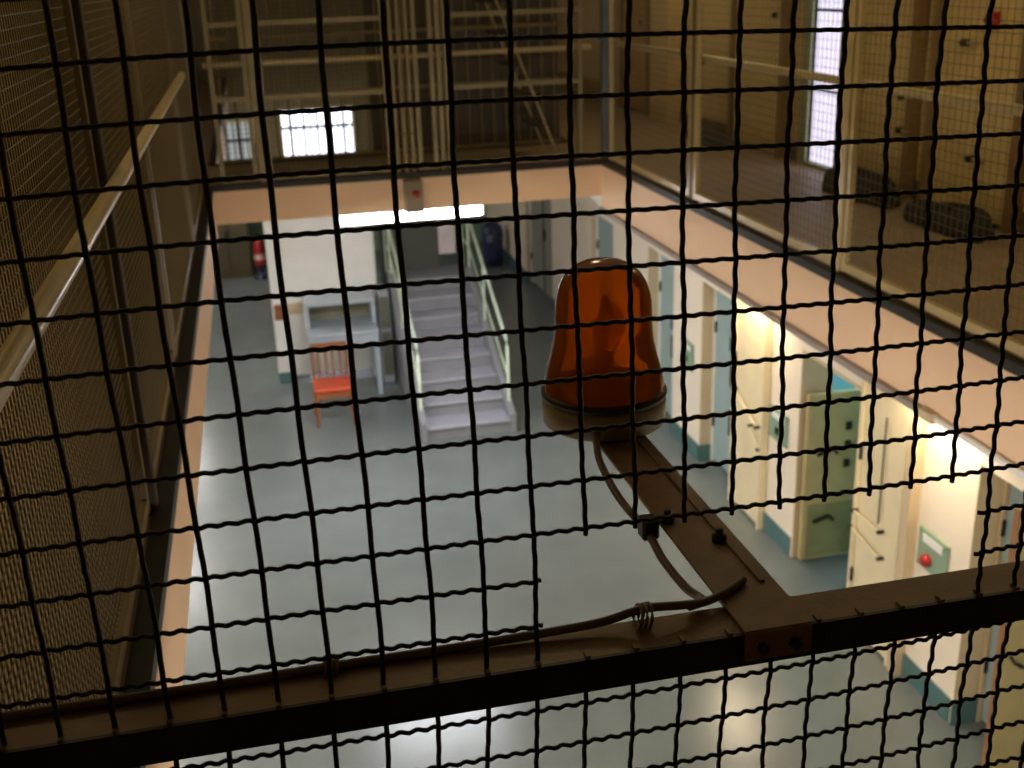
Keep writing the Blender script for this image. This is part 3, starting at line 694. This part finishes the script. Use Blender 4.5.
MB().lathe(pr, c0, 72, flute=lambda a, z: 1+.006*math.cos(18*a)*(1 if z < .27 else 0)).build('lens', m_amb, be)
m_mir = mat('polished_reflector', (225, 205, 170), .12, 1.0, var=.03)
vs = []; fs = []; nA, nB = 12, 16
for i in range(nA+1):
    rr = .052*i/nA
    for k in range(nB):
        a = 2*PI*k/nB; vs.append((BXc+.045-rr*rr*14+.0, BYc+rr*math.cos(a), BZ+.19+rr*1.25*math.sin(a)))
for i in range(nA):
    for k in range(nB): fs.append((i*nB+k, i*nB+(k+1)%nB, (i+1)*nB+(k+1)%nB, (i+1)*nB+k))
tt = MB().lathe([(0, .056), (.05, .056), (.045, .09), (.022, .10), (.018, .14), (0, .14)], c0, 24).build('turntable', m_steel, be)
MB().add(vs, fs, True).build('reflector', m_mir, tt)
MB().lathe([(0, .14), (.012, .14), (.012, .16), (.019, .18), (.019, .2), (.010, .215), (0, .218)], (BXc-.005, BYc, BZ), 20).build('bulb', mat('amber_tinted_bulb', (240, 220, 190), .1), tt)
box('gear_housing', m_steel, (BXc-.05, BXc-.005, BYc-.05, BYc+.03, BZ+.072, BZ+.125), tt, .004)

# cables
def smooth(P, n=6):
    P = [Vector(p) for p in P]; out = []
    for i in range(len(P)-1):
        p0 = P[max(i-1, 0)]; p1 = P[i]; p2 = P[i+1]; p3 = P[min(i+2, len(P)-1)]
        for k in range(n):
            t = k/n; out.append(.5*((2*p1)+(-p0+p2)*t+(2*p0-5*p1+4*p2-p3)*t*t+(-p0+3*p1-3*p2+p3)*t**3))
    return out+[P[-1]]
cb = thing('power_cable', (-.2, .04, zb1), 'brown power cable tied along the bar and up onto the bracket', 'cable')
zc = zb1+.0065
tube('sheath', m_cable, smooth([(-.93, .054, zc), (-.70, .055, zc), (-.47, .053, zc), (-.31, .055, zc), (-.15, .054, zc), (.03, .050, zc+.006), (.09, .050, zc+.016), (.12, .05, zc+.018), (.165, .052, zc+.013), (.2, .06, zc+.008), (.24, .08, zc+.007), (.275, .105, zc+.006)]), .0062, cb, 10)
def tie(x, y, z, r, n=2):
    for k in range(n):
        xx = x+k*.007
        MB().tube([(xx+.003*math.sin(a), y+r*.9*math.cos(a), z+r*math.sin(a)) for a in [2*PI*q/14 for q in range(15)]], .0026, 6).build('cable_tie', m_iron, cb)
tie(-.325, .05, zb1+.007, .013, 3); tie(.098, .05, zb1+.012, .018, 3)
c2 = thing('beacon_lead', (.2, .3, .58), 'brown lead hanging beside the bracket from the amber beacon to the bar', 'cable')
tube('sheath', m_cable, smooth([(.222, .655, .61), (.206, .60, .612), (.198, .55, .60), (.196, .44, .585), (.205, .32, .578), (.203, .24, .570), (.204, .15, .573), (.206, .10, .584), (.200, .072, .594), (.175, .06, .597)]), .0068, c2, 10)
box('clip', m_ironk, (.193, .222, .305, .335, .568, .604), c2, .004)
